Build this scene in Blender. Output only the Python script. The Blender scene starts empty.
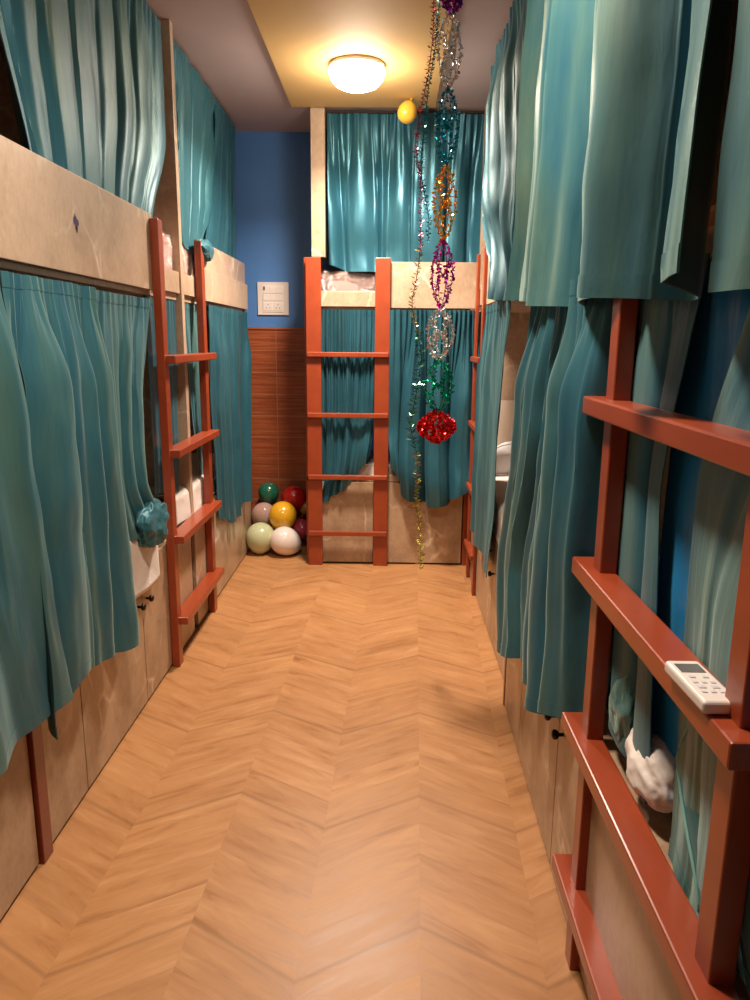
import bpy, bmesh, math, random
import numpy as np
from mathutils import Vector, Matrix, noise
PI = math.pi
scn = bpy.context.scene
C = scn.collection

# ---------------------------------------------------------------- camera
cam_d = bpy.data.cameras.new('camera')
cam_d.sensor_fit = 'VERTICAL'; cam_d.sensor_height = 24.0; cam_d.lens = 17.76
cam_d.clip_start = 0.02
cam = bpy.data.objects.new('camera', cam_d); C.objects.link(cam)
cam.location = (0, 0, 1.45)
cam.rotation_euler = (Matrix.Rotation(math.radians(0.984), 3, 'Z') @ Matrix.Rotation(math.radians(90 - 12.2), 3, 'X') @ Matrix.Rotation(math.radians(0.5), 3, 'Z')).to_euler()
scn.camera = cam
# ---------------------------------------------------------------- light, exposure
w = bpy.data.worlds.new('world'); scn.world = w; w.use_nodes = True
w.node_tree.nodes['Background'].inputs[0].default_value = (1.0, 0.85, 0.75, 1)
w.node_tree.nodes['Background'].inputs[1].default_value = 0.3
LAMP_A = 40.0          # round ceiling lamp in view
LAMP_ADDED = 21.0          # added unseen lamp above the frame, lights the near end
LAMP_COL = (1.0, 0.83, 0.68)
scn.view_settings.view_transform = 'Standard'
scn.view_settings.look = 'None'
scn.view_settings.exposure = 0.60
scn.view_settings.gamma = 1.0
scn.view_settings.use_curve_mapping = False

CEIL = 2.785

# ---------------------------------------------------------------- object helpers
def tag(o, label=None, cat=None, group=None, kind=None):
    if label: o['label'] = label
    if cat: o['category'] = cat
    if group: o['group'] = group
    if kind: o['kind'] = kind
    return o

def empty(name, loc, label, cat, group=None):
    o = bpy.data.objects.new(name, None); C.objects.link(o)
    o.location = loc; o.empty_display_size = 0.05
    return tag(o, label, cat, group)

def wpos(o):
    p = Vector(o.location)
    while o.parent: o = o.parent; p += Vector(o.location)
    return p

def obj(name, bm, mat, parent=None, smooth=False, bevel=0.0, solid=0.0, origin=None):
    """bm holds world coordinates; links ONE mesh object"""
    org = Vector(origin) if origin is not None else (wpos(parent) if parent else Vector((0, 0, 0)))
    bmesh.ops.translate(bm, verts=bm.verts, vec=-org)
    bmesh.ops.recalc_face_normals(bm, faces=bm.faces) if solid == 0 else None
    me = bpy.data.meshes.new(name); bm.to_mesh(me); bm.free()
    if smooth:
        for p in me.polygons: p.use_smooth = True
    me.materials.append(mat)
    o = bpy.data.objects.new(name, me); C.objects.link(o)
    if parent:
        o.parent = parent
        if origin is not None: o.location = org - wpos(parent)
    elif origin is not None: o.location = org
    if solid:
        m = o.modifiers.new('thickness', 'SOLIDIFY'); m.thickness = solid; m.offset = 0
    if bevel:
        m = o.modifiers.new('bevel', 'BEVEL'); m.width = bevel; m.segments = 2; m.limit_method = 'ANGLE'
    return o

class Frame:
    """u runs along a row of bunks, v goes into the bunk (negative = aisle side), z up"""
    def __init__(s, ox, oy, du, dv):
        s.o = Vector((ox, oy, 0)); s.du = Vector((du[0], du[1], 0)).normalized(); s.dv = Vector((dv[0], dv[1], 0)).normalized()
    def __call__(s, u, v, z):
        return s.o + s.du * u + s.dv * v + Vector((0, 0, z))
WORLD = Frame(0, 0, (1, 0), (0, 1))
FL = Frame(-0.98, 0, (0, 1), (-1, 0))                 # left row
kR = 0.015
FR = Frame(0.483 - 1.5 * kR, 0, (kR, 1), (1, -kR))     # right row, near unit
FQ = Frame(0.520, 0, (0.004, 1), (1, -0.004))          # right row, far unit
FB = Frame(0, 4.72, (1, 0), (0, 1))                   # end bunk

def box(bm, fr, u0, u1, v0, v1, z0, z1):
    vs = [bm.verts.new(fr(u, v, z)) for z in (z0, z1) for v in (v0, v1) for u in (u0, u1)]
    for f in ((0, 1, 3, 2), (4, 6, 7, 5), (0, 4, 5, 1), (2, 3, 7, 6), (0, 2, 6, 4), (1, 5, 7, 3)):
        bm.faces.new([vs[i] for i in f])
    return bm

def B(fr, *a):
    return box(bmesh.new(), fr, *a)

def tube(bm, pts, r, n=10, cap=True):
    pts = [Vector(p) for p in pts]
    rs = r if isinstance(r, (list, tuple)) else [r] * len(pts)
    rings = []
    for i, p in enumerate(pts):
        d = (pts[min(i + 1, len(pts) - 1)] - pts[max(i - 1, 0)]).normalized()
        a = d.orthogonal().normalized() if abs(d.z) > 0.9 or True else d
        ref = Vector((0, 0, 1)) if abs(d.z) < 0.9 else Vector((1, 0, 0))
        a = d.cross(ref).normalized(); b = d.cross(a).normalized()
        rings.append([bm.verts.new(p + (a * math.cos(2 * PI * k / n) + b * math.sin(2 * PI * k / n)) * rs[i]) for k in range(n)])
    for i in range(len(rings) - 1):
        for k in range(n):
            bm.faces.new([rings[i][k], rings[i][(k + 1) % n], rings[i + 1][(k + 1) % n], rings[i + 1][k]])
    if cap:
        bm.faces.new(rings[0][::-1]); bm.faces.new(rings[-1])
    return bm

def lathe(bm, prof, M, n=24):
    rings = []
    for (r, h) in prof:
        if r < 1e-6: rings.append([bm.verts.new(M @ Vector((0, 0, h)))]); continue
        rings.append([bm.verts.new(M @ Vector((r * math.cos(2 * PI * k / n), r * math.sin(2 * PI * k / n), h))) for k in range(n)])
    for a, b in zip(rings, rings[1:]):
        for k in range(n):
            q = [a[k % len(a)], a[(k + 1) % len(a)], b[(k + 1) % len(b)], b[k % len(b)]]
            q2 = []
            for x in q:
                if x not in q2: q2.append(x)
            if len(q2) > 2: bm.faces.new(q2)
    return bm

# ---------------------------------------------------------------- materials
def newmat(name):
    m = bpy.data.materials.new(name); m.use_nodes = True
    nt = m.node_tree; p = nt.nodes['Principled BSDF']
    return m, nt, p
def N(nt, t, **kw):
    n = nt.nodes.new(t)
    for k, v in kw.items(): setattr(n, k, v)
    return n
def setin(n, **kw):
    for k, v in kw.items(): n.inputs[k.replace('_', ' ')].default_value = v
def simple(name, col, rough=0.5, metal=0.0, spec=0.5, **kw):
    m, nt, p = newmat(name)
    p.inputs['Base Color'].default_value = (*col, 1); p.inputs['Roughness'].default_value = rough
    p.inputs['Metallic'].default_value = metal; p.inputs['Specular IOR Level'].default_value = spec
    for k, v in kw.items(): p.inputs[k].default_value = v
    return m
def ramp(nt, stops, src):
    r = N(nt, 'ShaderNodeValToRGB'); cr = r.color_ramp
    cr.elements[0].position, cr.elements[0].color = stops[0][0], (*stops[0][1], 1)
    cr.elements[1].position, cr.elements[1].color = stops[-1][0], (*stops[-1][1], 1)
    for s in stops[1:-1]:
        e = cr.elements.new(s[0]); e.color = (*s[1], 1)
    nt.links.new(src, r.inputs[0]); return r

def marble_mat(name, base, dark, vein, grain=0.0):
    m, nt, p = newmat(name); L = nt.links.new
    geo = N(nt, 'ShaderNodeNewGeometry')
    mp = N(nt, 'ShaderNodeMapping'); mp.inputs['Scale'].default_value = (1, 1, 0.75); L(geo.outputs['Position'], mp.inputs[0])
    n1 = N(nt, 'ShaderNodeTexNoise'); setin(n1, Scale=5.0, Detail=6.0, Roughness=0.65); L(mp.outputs[0], n1.inputs['Vector'])
    r1 = ramp(nt, [(0.3, dark), (0.55, base), (0.8, tuple(min(1, c * 1.12) for c in base))], n1.outputs['Fac'])
    n2 = N(nt, 'ShaderNodeTexNoise'); setin(n2, Scale=3.0, Detail=4.0); L(mp.outputs[0], n2.inputs['Vector'])
    add = N(nt, 'ShaderNodeMixRGB', blend_type='ADD'); add.inputs[0].default_value = 0.35
    L(mp.outputs[0], add.inputs[1]); L(n2.outputs['Color'], add.inputs[2])
    vo = N(nt, 'ShaderNodeTexVoronoi', feature='DISTANCE_TO_EDGE'); vo.inputs['Scale'].default_value = 3.2
    L(add.outputs[0], vo.inputs['Vector'])
    r2 = ramp(nt, [(0.0, (1, 1, 1)), (0.012, (0.55, 0.55, 0.55)), (0.035, (0, 0, 0))], vo.outputs['Distance'])
    n3 = N(nt, 'ShaderNodeTexNoise'); setin(n3, Scale=4.0, Detail=2.0); L(geo.outputs['Position'], n3.inputs['Vector'])
    r3 = ramp(nt, [(0.48, (0, 0, 0)), (0.62, (1, 1, 1))], n3.outputs['Fac'])
    mul = N(nt, 'ShaderNodeMath', operation='MULTIPLY'); L(r2.outputs[0], mul.inputs[0]); L(r3.outputs[0], mul.inputs[1])
    mx = N(nt, 'ShaderNodeMixRGB'); L(mul.outputs[0], mx.inputs[0]); L(r1.outputs[0], mx.inputs[1]); mx.inputs[2].default_value = (*vein, 1)
    out = mx
    n4 = N(nt, 'ShaderNodeTexNoise'); setin(n4, Scale=60.0, Detail=3.0); L(mp.outputs[0], n4.inputs['Vector'])
    r4 = ramp(nt, [(0.3, (0.86, 0.84, 0.82)), (0.6, (1, 1, 1))], n4.outputs['Fac'])
    mm = N(nt, 'ShaderNodeMixRGB', blend_type='MULTIPLY'); mm.inputs[0].default_value = 0.8
    L(mx.outputs[0], mm.inputs[1]); L(r4.outputs[0], mm.inputs[2])
    L(mm.outputs[0], p.inputs['Base Color'])
    setin(p, Roughness=0.32); p.inputs['Specular IOR Level'].default_value = 0.45
    return m
M_marble = marble_mat('marble laminate', (0.51, 0.365, 0.255), (0.38, 0.26, 0.17), (0.70, 0.58, 0.45))
M_door = marble_mat('marble laminate browned by light', (0.48, 0.335, 0.215), (0.31, 0.20, 0.125), (0.72, 0.56, 0.40))  # same laminate as the boards; browner tone of the light painted in

def wood_mat(name, c1, c2, rough, axis_scale=(2, 2, 30)):
    m, nt, p = newmat(name); L = nt.links.new
    geo = N(nt, 'ShaderNodeNewGeometry'); mp = N(nt, 'ShaderNodeMapping'); mp.inputs['Scale'].default_value = axis_scale
    L(geo.outputs['Position'], mp.inputs[0])
    n1 = N(nt, 'ShaderNodeTexNoise'); setin(n1, Scale=2.0, Detail=5.0, Roughness=0.6); L(mp.outputs[0], n1.inputs['Vector'])
    r = ramp(nt, [(0.3, c1), (0.7, c2)], n1.outputs['Fac']); L(r.outputs[0], p.inputs['Base Color'])
    setin(p, Roughness=rough)
    p.inputs['Coat Weight'].default_value = 0.25; p.inputs['Coat Roughness'].default_value = 0.2
    b = N(nt, 'ShaderNodeBump'); setin(b, Strength=0.08, Distance=0.002); L(n1.outputs['Fac'], b.inputs['Height']); L(b.outputs[0], p.inputs['Normal'])
    return m
M_red = wood_mat('red painted wood', (0.27, 0.042, 0.013), (0.33, 0.056, 0.017), 0.36, (6, 2, 6))
M_trim = wood_mat('dark red wood', (0.17, 0.028, 0.012), (0.22, 0.036, 0.014), 0.35)

def fabric_mat(name, a, b, c, rough, metal, sheen, streak=9.0, amt=1.0, spec=0.5):
    m, nt, p = newmat(name); L = nt.links.new
    uv = N(nt, 'ShaderNodeUVMap'); uv.uv_map = 'UVMap'
    mp = N(nt, 'ShaderNodeMapping'); mp.inputs['Scale'].default_value = (streak, 0.5, 1); L(uv.outputs[0], mp.inputs[0])
    n1 = N(nt, 'ShaderNodeTexNoise'); setin(n1, Scale=2.2, Detail=5.0, Roughness=0.62); L(mp.outputs[0], n1.inputs['Vector'])
    r = ramp(nt, [(0.32, a), (0.5, b), (0.68, c)], n1.outputs['Fac'])
    mp2 = N(nt, 'ShaderNodeMapping'); mp2.inputs['Scale'].default_value = (260, 6, 1); L(uv.outputs[0], mp2.inputs[0])
    n2 = N(nt, 'ShaderNodeTexNoise'); setin(n2, Scale=2.0, Detail=2.0); L(mp2.outputs[0], n2.inputs['Vector'])
    r2 = ramp(nt, [(0.3, (0.72, 0.74, 0.74)), (0.7, (1.15, 1.13, 1.1))], n2.outputs['Fac'])
    mm = N(nt, 'ShaderNodeMixRGB', blend_type='MULTIPLY'); mm.inputs[0].default_value = amt
    L(r.outputs[0], mm.inputs[1]); L(r2.outputs[0], mm.inputs[2]); L(mm.outputs[0], p.inputs['Base Color'])
    setin(p, Roughness=rough, Metallic=metal)
    p.inputs['Specular IOR Level'].default_value = spec
    p.inputs['Sheen Weight'].default_value = sheen; p.inputs['Sheen Tint'].default_value = (0.6, 0.85, 0.75, 1); p.inputs['Sheen Roughness'].default_value = 0.4
    mp3 = N(nt, 'ShaderNodeMapping'); mp3.inputs['Scale'].default_value = (7, 2.2, 1); L(uv.outputs[0], mp3.inputs[0])
    n3 = N(nt, 'ShaderNodeTexNoise'); setin(n3, Scale=3.0, Detail=3.0, Distortion=0.8); L(mp3.outputs[0], n3.inputs['Vector'])
    bp = N(nt, 'ShaderNodeBump'); setin(bp, Strength=0.10, Distance=0.01); L(n3.outputs['Fac'], bp.inputs['Height']); L(bp.outputs[0], p.inputs['Normal'])
    return m
M_satin = fabric_mat('teal satin', (0.026, 0.12, 0.175), (0.035, 0.145, 0.20), (0.045, 0.16, 0.205), 0.34, 0.45, 0.05, 3.0, 0.12, 0.45)
M_shot = fabric_mat('teal shot silk', (0.020, 0.110, 0.175), (0.038, 0.145, 0.185), (0.075, 0.18, 0.17), 0.48, 0.2, 0.25, 2.6, 0.4, 0.35)
M_shotg = fabric_mat('shot silk with painted sheen', (0.012, 0.115, 0.19), (0.05, 0.17, 0.185), (0.14, 0.24, 0.185), 0.46, 0.2, 0.55, 2.0, 0.35, 0.5)  # streaks put green sheen and blue fold shade into the colour
M_satin_soft = fabric_mat('soft teal satin', (0.022, 0.105, 0.145), (0.032, 0.13, 0.165), (0.042, 0.15, 0.175), 0.46, 0.2, 0.1, 3.0, 0.2, 0.25)
M_blue = fabric_mat('bright blue satin', (0.008, 0.20, 0.50), (0.01, 0.25, 0.60), (0.012, 0.28, 0.64), 0.4, 0.1, 0.1, 4.0, 0.2)
M_hem = simple('pale teal edging', (0.20, 0.42, 0.38), 0.6)

# floor: chevron vinyl
def floor_mat():
    m, nt, p = newmat('chevron plank floor'); L = nt.links.new
    geo = N(nt, 'ShaderNodeNewGeometry'); sep = N(nt, 'ShaderNodeSeparateXYZ'); L(geo.outputs['Position'], sep.inputs[0])
    def math_(op, a, b=None, c=None):
        n = N(nt, 'ShaderNodeMath', operation=op)
        for i, x in enumerate((a, b, c)):
            if x is None: continue
            if isinstance(x, (int, float)): n.inputs[i].default_value = x
            else: L(x, n.inputs[i])
        return n.outputs[0]
    W = 0.29; SL = 0.60; BW = 0.1375
    # the columns run very slightly off the bunks, as in the room
    xs = math_('ADD', math_('SUBTRACT', sep.outputs['X'], math_('MULTIPLY', sep.outputs['Y'], 0.035)), 0.25 + 10 * 2 * W)
    col = math_('DIVIDE', xs, W)
    ci = math_('FLOOR', col); fx = math_('SUBTRACT', col, ci)
    par = math_('MODULO', ci, 2.0)                      # 0 or 1
    tri = math_('ADD', math_('MULTIPLY', fx, math_('SUBTRACT', 1.0, math_('MULTIPLY', par, 2.0))), par)   # up then down
    yy = math_('SUBTRACT', sep.outputs['Y'], math_('MULTIPLY', tri, SL * W))
    row = math_('DIVIDE', math_('ADD', yy, 20.0 + 0.02), BW)
    ri = math_('FLOOR', row); fy = math_('SUBTRACT', row, ri)
    comb = N(nt, 'ShaderNodeCombineXYZ'); L(ci, comb.inputs[0]); L(ri, comb.inputs[1])
    wn = N(nt, 'ShaderNodeTexWhiteNoise', noise_dimensions='2D'); L(comb.outputs[0], wn.inputs['Vector'])
    # grain coordinates: along the board and across it
    c2 = N(nt, 'ShaderNodeCombineXYZ')
    L(math_('ADD', math_('MULTIPLY', fx, W * 5.0), math_('MULTIPLY', ci, 3.7)), c2.inputs[0])
    L(math_('MULTIPLY', yy, 20.0), c2.inputs[1]); L(math_('MULTIPLY', wn.outputs['Value'], 9.0), c2.inputs[2])
    n1 = N(nt, 'ShaderNodeTexNoise'); setin(n1, Scale=1.0, Detail=6.0, Roughness=0.6, Distortion=0.6); L(c2.outputs[0], n1.inputs['Vector'])
    r1 = ramp(nt, [(0.25, (0.31, 0.135, 0.048)), (0.42, (0.43, 0.205, 0.08)), (0.6, (0.49, 0.245, 0.10)), (0.8, (0.57, 0.31, 0.14))], n1.outputs['Fac'])
    r2 = ramp(nt, [(0.0, (0.92, 0.90, 0.89)), (1.0, (1.05, 1.05, 1.05))], wn.outputs['Value'])
    mm = N(nt, 'ShaderNodeMixRGB', blend_type='MULTIPLY'); mm.inputs[0].default_value = 1; L(r1.outputs[0], mm.inputs[1]); L(r2.outputs[0], mm.inputs[2])
    # seams
    ed = math_('MINIMUM', fy, math_('SUBTRACT', 1.0, fy)); ex = math_('MINIMUM', fx, math_('SUBTRACT', 1.0, fx))
    s1 = math_('MAXIMUM', math_('SUBTRACT', 1.0, math_('DIVIDE', ed, 0.09)), 0.0); s2 = math_('LESS_THAN', ex, 0.007)
    # every fourth seam is a sheet edge and reads darker
    big = math_('LESS_THAN', math_('MODULO', math_('ADD', ri, math_('GREATER_THAN', fy, 0.5)), 4.0), 0.5)
    k = math_('ADD', math_('MULTIPLY', s1, math_('ADD', math_('MULTIPLY', big, 0.42), 0.05)), math_('MULTIPLY', s2, 0.03))
    # soft dark grain beside the sheet edges (printed on the boards)
    dk = N(nt, 'ShaderNodeMixRGB'); L(k, dk.inputs[0]); L(mm.outputs[0], dk.inputs[1]); dk.inputs[2].default_value = (0.20, 0.09, 0.035, 1)
    # worn, wiped smudges
    n5 = N(nt, 'ShaderNodeTexNoise'); setin(n5, Scale=1.7, Detail=3.0); L(geo.outputs['Position'], n5.inputs['Vector'])
    r5 = ramp(nt, [(0.35, (0.93, 0.91, 0.9)), (0.65, (1.03, 1.03, 1.03))], n5.outputs['Fac'])
    m2 = N(nt, 'ShaderNodeMixRGB', blend_type='MULTIPLY'); m2.inputs[0].default_value = 1; L(dk.outputs[0], m2.inputs[1]); L(r5.outputs[0], m2.inputs[2])
    L(m2.outputs[0], p.inputs['Base Color'])
    r6 = ramp(nt, [(0.3, (0.34,) * 3), (0.7, (0.46,) * 3)], n1.outputs['Fac']); L(r6.outputs[0], p.inputs['Roughness'])
    p.inputs['Specular IOR Level'].default_value = 0.4
    b = N(nt, 'ShaderNodeBump'); setin(b, Strength=0.12, Distance=0.002); L(n1.outputs['Fac'], b.inputs['Height']); L(b.outputs[0], p.inputs['Normal'])
    return m
M_floor = floor_mat()

def tile_mat():
    m, nt, p = newmat('red brown plank tiles'); L = nt.links.new
    geo = N(nt, 'ShaderNodeNewGeometry'); sep = N(nt, 'ShaderNodeSeparateXYZ'); L(geo.outputs['Position'], sep.inputs[0])
    c = N(nt, 'ShaderNodeCombineXYZ'); L(sep.outputs['X'], c.inputs[0]); L(sep.outputs['Z'], c.inputs[1])
    br = N(nt, 'ShaderNodeTexBrick'); br.offset = 0.0
    mp0 = N(nt, 'ShaderNodeMapping'); mp0.inputs['Location'].default_value = (0.79 + 2.4, -0.005, 0); L(c.outputs[0], mp0.inputs[0]); L(mp0.outputs[0], br.inputs['Vector'])
    setin(br, Scale=1.0); br.inputs['Brick Width'].default_value = 0.60; br.inputs['Row Height'].default_value = 0.152; br.inputs['Mortar Size'].default_value = 0.003
    br.inputs['Color1'].default_value = (0.30, 0.30, 0.30, 1); br.inputs['Color2'].default_value = (1, 1, 1, 1); br.inputs['Mortar'].default_value = (0.5, 0.5, 0.5, 1)
    mp = N(nt, 'ShaderNodeMapping'); mp.inputs['Scale'].default_value = (2.0, 45, 1); L(c.outputs[0], mp.inputs[0])
    n1 = N(nt, 'ShaderNodeTexNoise'); setin(n1, Scale=1.5, Detail=5.0, Roughness=0.6); L(mp.outputs[0], n1.inputs['Vector'])
    r = ramp(nt, [(0.3, (0.19, 0.045, 0.018)), (0.5, (0.30, 0.075, 0.028)), (0.7, (0.40, 0.12, 0.05))], n1.outputs['Fac'])
    mm = N(nt, 'ShaderNodeMixRGB', blend_type='MULTIPLY'); mm.inputs[0].default_value = 0.35; L(r.outputs[0], mm.inputs[1]); L(br.outputs['Color'], mm.inputs[2])
    mx = N(nt, 'ShaderNodeMixRGB'); L(br.outputs['Fac'], mx.inputs[0]); L(mm.outputs[0], mx.inputs[1]); mx.inputs[2].default_value = (0.34, 0.13, 0.07, 1)
    L(mx.outputs[0], p.inputs['Base Color']); setin(p, Roughness=0.3)
    return m
M_tile = tile_mat()

def paint(name, col, rough=0.7, var=0.05):
    m, nt, p = newmat(name); L = nt.links.new
    geo = N(nt, 'ShaderNodeNewGeometry'); n = N(nt, 'ShaderNodeTexNoise'); setin(n, Scale=2.5, Detail=4.0); L(geo.outputs['Position'], n.inputs['Vector'])
    r = ramp(nt, [(0.3, tuple(c * (1 - var) for c in col)), (0.7, tuple(c * (1 + var) for c in col))], n.outputs['Fac'])
    L(r.outputs[0], p.inputs['Base Color']); setin(p, Roughness=rough)
    n2 = N(nt, 'ShaderNodeTexNoise'); setin(n2, Scale=120.0); L(geo.outputs['Position'], n2.inputs['Vector'])
    b = N(nt, 'ShaderNodeBump'); setin(b, Strength=0.06, Distance=0.002); L(n2.outputs['Fac'], b.inputs['Height']); L(b.outputs[0], p.inputs['Normal'])
    return m
M_bluewall = paint('blue wall paint', (0.07, 0.20, 0.50), 0.45)
M_ceiling = paint('pinkish grey ceiling paint', (0.58, 0.46, 0.46))
M_yellow = paint('yellow ceiling paint', (0.68, 0.44, 0.17))
M_cream = paint('cream wall paint', (0.72, 0.58, 0.44))
M_white = simple('white plastic', (0.78, 0.72, 0.68), 0.35)
M_switch = simple('cream switch plastic', (0.74, 0.66, 0.62), 0.4)
M_grey = simple('grey display', (0.12, 0.12, 0.12), 0.2)
M_button = simple('pale grey button', (0.60, 0.60, 0.66), 0.5)
M_dark = simple('dark gap', (0.03, 0.018, 0.012), 0.8)  # near-black paints the shadow gap around the doors; also serves dark fittings
M_knob = simple('black knob', (0.02, 0.018, 0.018), 0.3, 0.6)
M_metal = simple('steel', (0.5, 0.5, 0.5), 0.3, 1.0)
def linen(name, col):
    m, nt, p = newmat(name); L = nt.links.new
    geo = N(nt, 'ShaderNodeNewGeometry'); n = N(nt, 'ShaderNodeTexNoise'); setin(n, Scale=14.0, Detail=4.0); L(geo.outputs['Position'], n.inputs['Vector'])
    b = N(nt, 'ShaderNodeBump'); setin(b, Strength=0.4, Distance=0.01); L(n.outputs['Fac'], b.inputs['Height']); L(b.outputs[0], p.inputs['Normal'])
    p.inputs['Base Color'].default_value = (*col, 1); setin(p, Roughness=0.85)
    return m
M_sheet = linen('white cotton', (0.82, 0.74, 0.68))
M_pillow = linen('grey white pillowcase', (0.60, 0.58, 0.58))
M_blanket = linen('pink blanket', (0.75, 0.40, 0.34))
M_blanket2 = linen('grey brown blanket', (0.36, 0.23, 0.21))
M_dkfab = linen('dark bedding', (0.05, 0.07, 0.08))
def plastic_wrap():
    m, nt, p = newmat('clear wrinkled plastic'); L = nt.links.new
    geo = N(nt, 'ShaderNodeNewGeometry'); n = N(nt, 'ShaderNodeTexNoise'); setin(n, Scale=38.0, Detail=5.0, Distortion=1.0); L(geo.outputs['Position'], n.inputs['Vector'])
    b = N(nt, 'ShaderNodeBump'); setin(b, Strength=1.0, Distance=0.03); L(n.outputs['Fac'], b.inputs['Height'])
    gl = N(nt, 'ShaderNodeBsdfGlossy'); gl.inputs['Roughness'].default_value = 0.12; gl.inputs['Color'].default_value = (0.95, 0.9, 0.88, 1); L(b.outputs[0], gl.inputs['Normal'])
    tr = N(nt, 'ShaderNodeBsdfTransparent'); tr.inputs[0].default_value = (0.93, 0.93, 0.93, 1)
    mx = N(nt, 'ShaderNodeMixShader'); mx.inputs[0].default_value = 0.42; L(tr.outputs[0], mx.inputs[1]); L(gl.outputs[0], mx.inputs[2])
    L(mx.outputs[0], nt.nodes['Material Output'].inputs['Surface'])
    return m
M_wrap = plastic_wrap()
def foil(name, col, rough=0.22):
    return simple(name, col, rough, 0.9)
def balloon_mat(name, col, alpha=0.0):
    m = simple(name, col, 0.22, 0.0, 0.5)
    p = m.node_tree.nodes['Principled BSDF']
    p.inputs['Transmission Weight'].default_value = alpha
    p.inputs['Subsurface Weight'].default_value = 0.15; p.inputs['Subsurface Scale'].default_value = 0.02
    p.inputs['Coat Weight'].default_value = 0.5; p.inputs['Coat Roughness'].default_value = 0.1
    p.inputs['IOR'].default_value = 1.1 if alpha else 1.45
    return m
def emit(name, col, s):
    m, nt, p = newmat(name)
    p.inputs['Base Color'].default_value = (0.9, 0.9, 0.9, 1)
    p.inputs['Emission Color'].default_value = (*col, 1); p.inputs['Emission Strength'].default_value = s
    return m

# ---------------------------------------------------------------- room shell
def struct(name, bm, mat, **kw):
    return tag(obj(name, bm, mat, **kw), kind='structure')
Y0, Y1 = -1.6, 5.27
XL, XR = -1.86, 1.42
struct('floor', B(WORLD, XL - .1, XR + .1, Y0 - .1, Y1 + .1, -0.1, 0.0), M_floor)
struct('ceiling', B(WORLD, XL - .1, XR + .1, Y0 - .1, Y1 + .1, CEIL, CEIL + 0.1), M_ceiling)
struct('trim_1', B(WORLD, -0.585, 0.25, -1.2, 4.66, CEIL - 0.02, CEIL - 0.0005), M_yellow, bevel=0.003)
struct('wall_left', B(WORLD, XL - .1, XL, Y0 - .1, Y1, 0, CEIL), M_cream)
struct('wall_right', B(WORLD, XR, XR + .1, Y0 - .1, Y1, 0, CEIL), M_cream)
struct('wall_front', B(WORLD, XL, XR, Y0 - .1, Y0, 0, CEIL), M_cream)
struct('wall_back', B(WORLD, XL, XR, Y1, Y1 + .1, 0, CEIL), M_bluewall)
struct('trim_2', B(WORLD, -1.8, -0.45, Y1 - 0.012, Y1 - 0.0005, 0.0, 1.515), M_tile, bevel=0.002)
struct('trim_3', B(WORLD, -1.8, -0.45, Y1 - 0.02, Y1 - 0.0005, 1.515, 1.53), M_tile)

# ---------------------------------------------------------------- ceiling lamps
def ceiling_lamp(x, y, power, label):
    r = empty('ceiling_lamp', (x, y, CEIL - 0.02), label, 'lamp')
    z = CEIL - 0.02
    lathe_bm = lathe(bmesh.new(), [(0, 0), (0.138, 0), (0.142, -0.008), (0.138, -0.02), (0, -0.02)], Matrix.Translation((x, y, z)), 40)
    obj('rim', lathe_bm, M_white, r, smooth=True)
    d = lathe(bmesh.new(), [(0, -0.0205), (0.135, -0.0205), (0.137, -0.04), (0.128, -0.065), (0.105, -0.09), (0.06, -0.108), (0, -0.115)], Matrix.Translation((x, y, z)), 40)
    obj('diffuser', d, emit('glowing lamp diffuser', (1.0, 0.84, 0.66), 30.0 if power > 30 else 8.0), r, smooth=True)
    ld = bpy.data.lights.new('lamp_light', 'AREA'); ld.shape = 'DISK'; ld.size = 0.26; ld.energy = power; ld.color = LAMP_COL
    ld.spread = math.radians(150)
    lo = bpy.data.objects.new('lamp_light', ld); C.objects.link(lo); lo.parent = r; lo.location = (0, 0, -0.12)
    # halo of light the domed diffuser throws sideways on to the ceiling
    l2 = bpy.data.lights.new('lamp_glow', 'POINT'); l2.energy = power * 0.14; l2.color = LAMP_COL; l2.shadow_soft_size = 0.05
    lo2 = bpy.data.objects.new('lamp_glow', l2); C.objects.link(lo2); lo2.parent = r; lo2.location = (0, 0, -0.17)
ceiling_lamp(-0.176, 3.99, LAMP_A, 'round glowing white ceiling lamp on the yellow ceiling panel, above the aisle')
ceiling_lamp(-0.176, 1.55, LAMP_ADDED, 'added unseen round ceiling lamp overhead, lighting the near bunks')

# ---------------------------------------------------------------- bunk units
def knob(fr, u, v, z, parent):
    a = fr(u, v, z); b = fr(u, v - 0.03, z)
    bm = bmesh.new(); q = [a.lerp(b, t) for t in (0, .35, .4, .6, .85, 1)]
    tube(bm, q, [.005, .005, .008, .0135, .0135, .008], 14)
    obj('knob', bm, M_knob, parent, smooth=True)

def door(fr, u0, u1, z0, z1, root, kn=None, mat=None):
    d = obj('cabinet_door', B(fr, u0 + .003, u1 - .003, -0.018, 0.0, z0, z1), mat or M_door, root, bevel=0.0015)
    if kn: knob(fr, kn[0], -0.018, kn[1], d)
    return d

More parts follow.
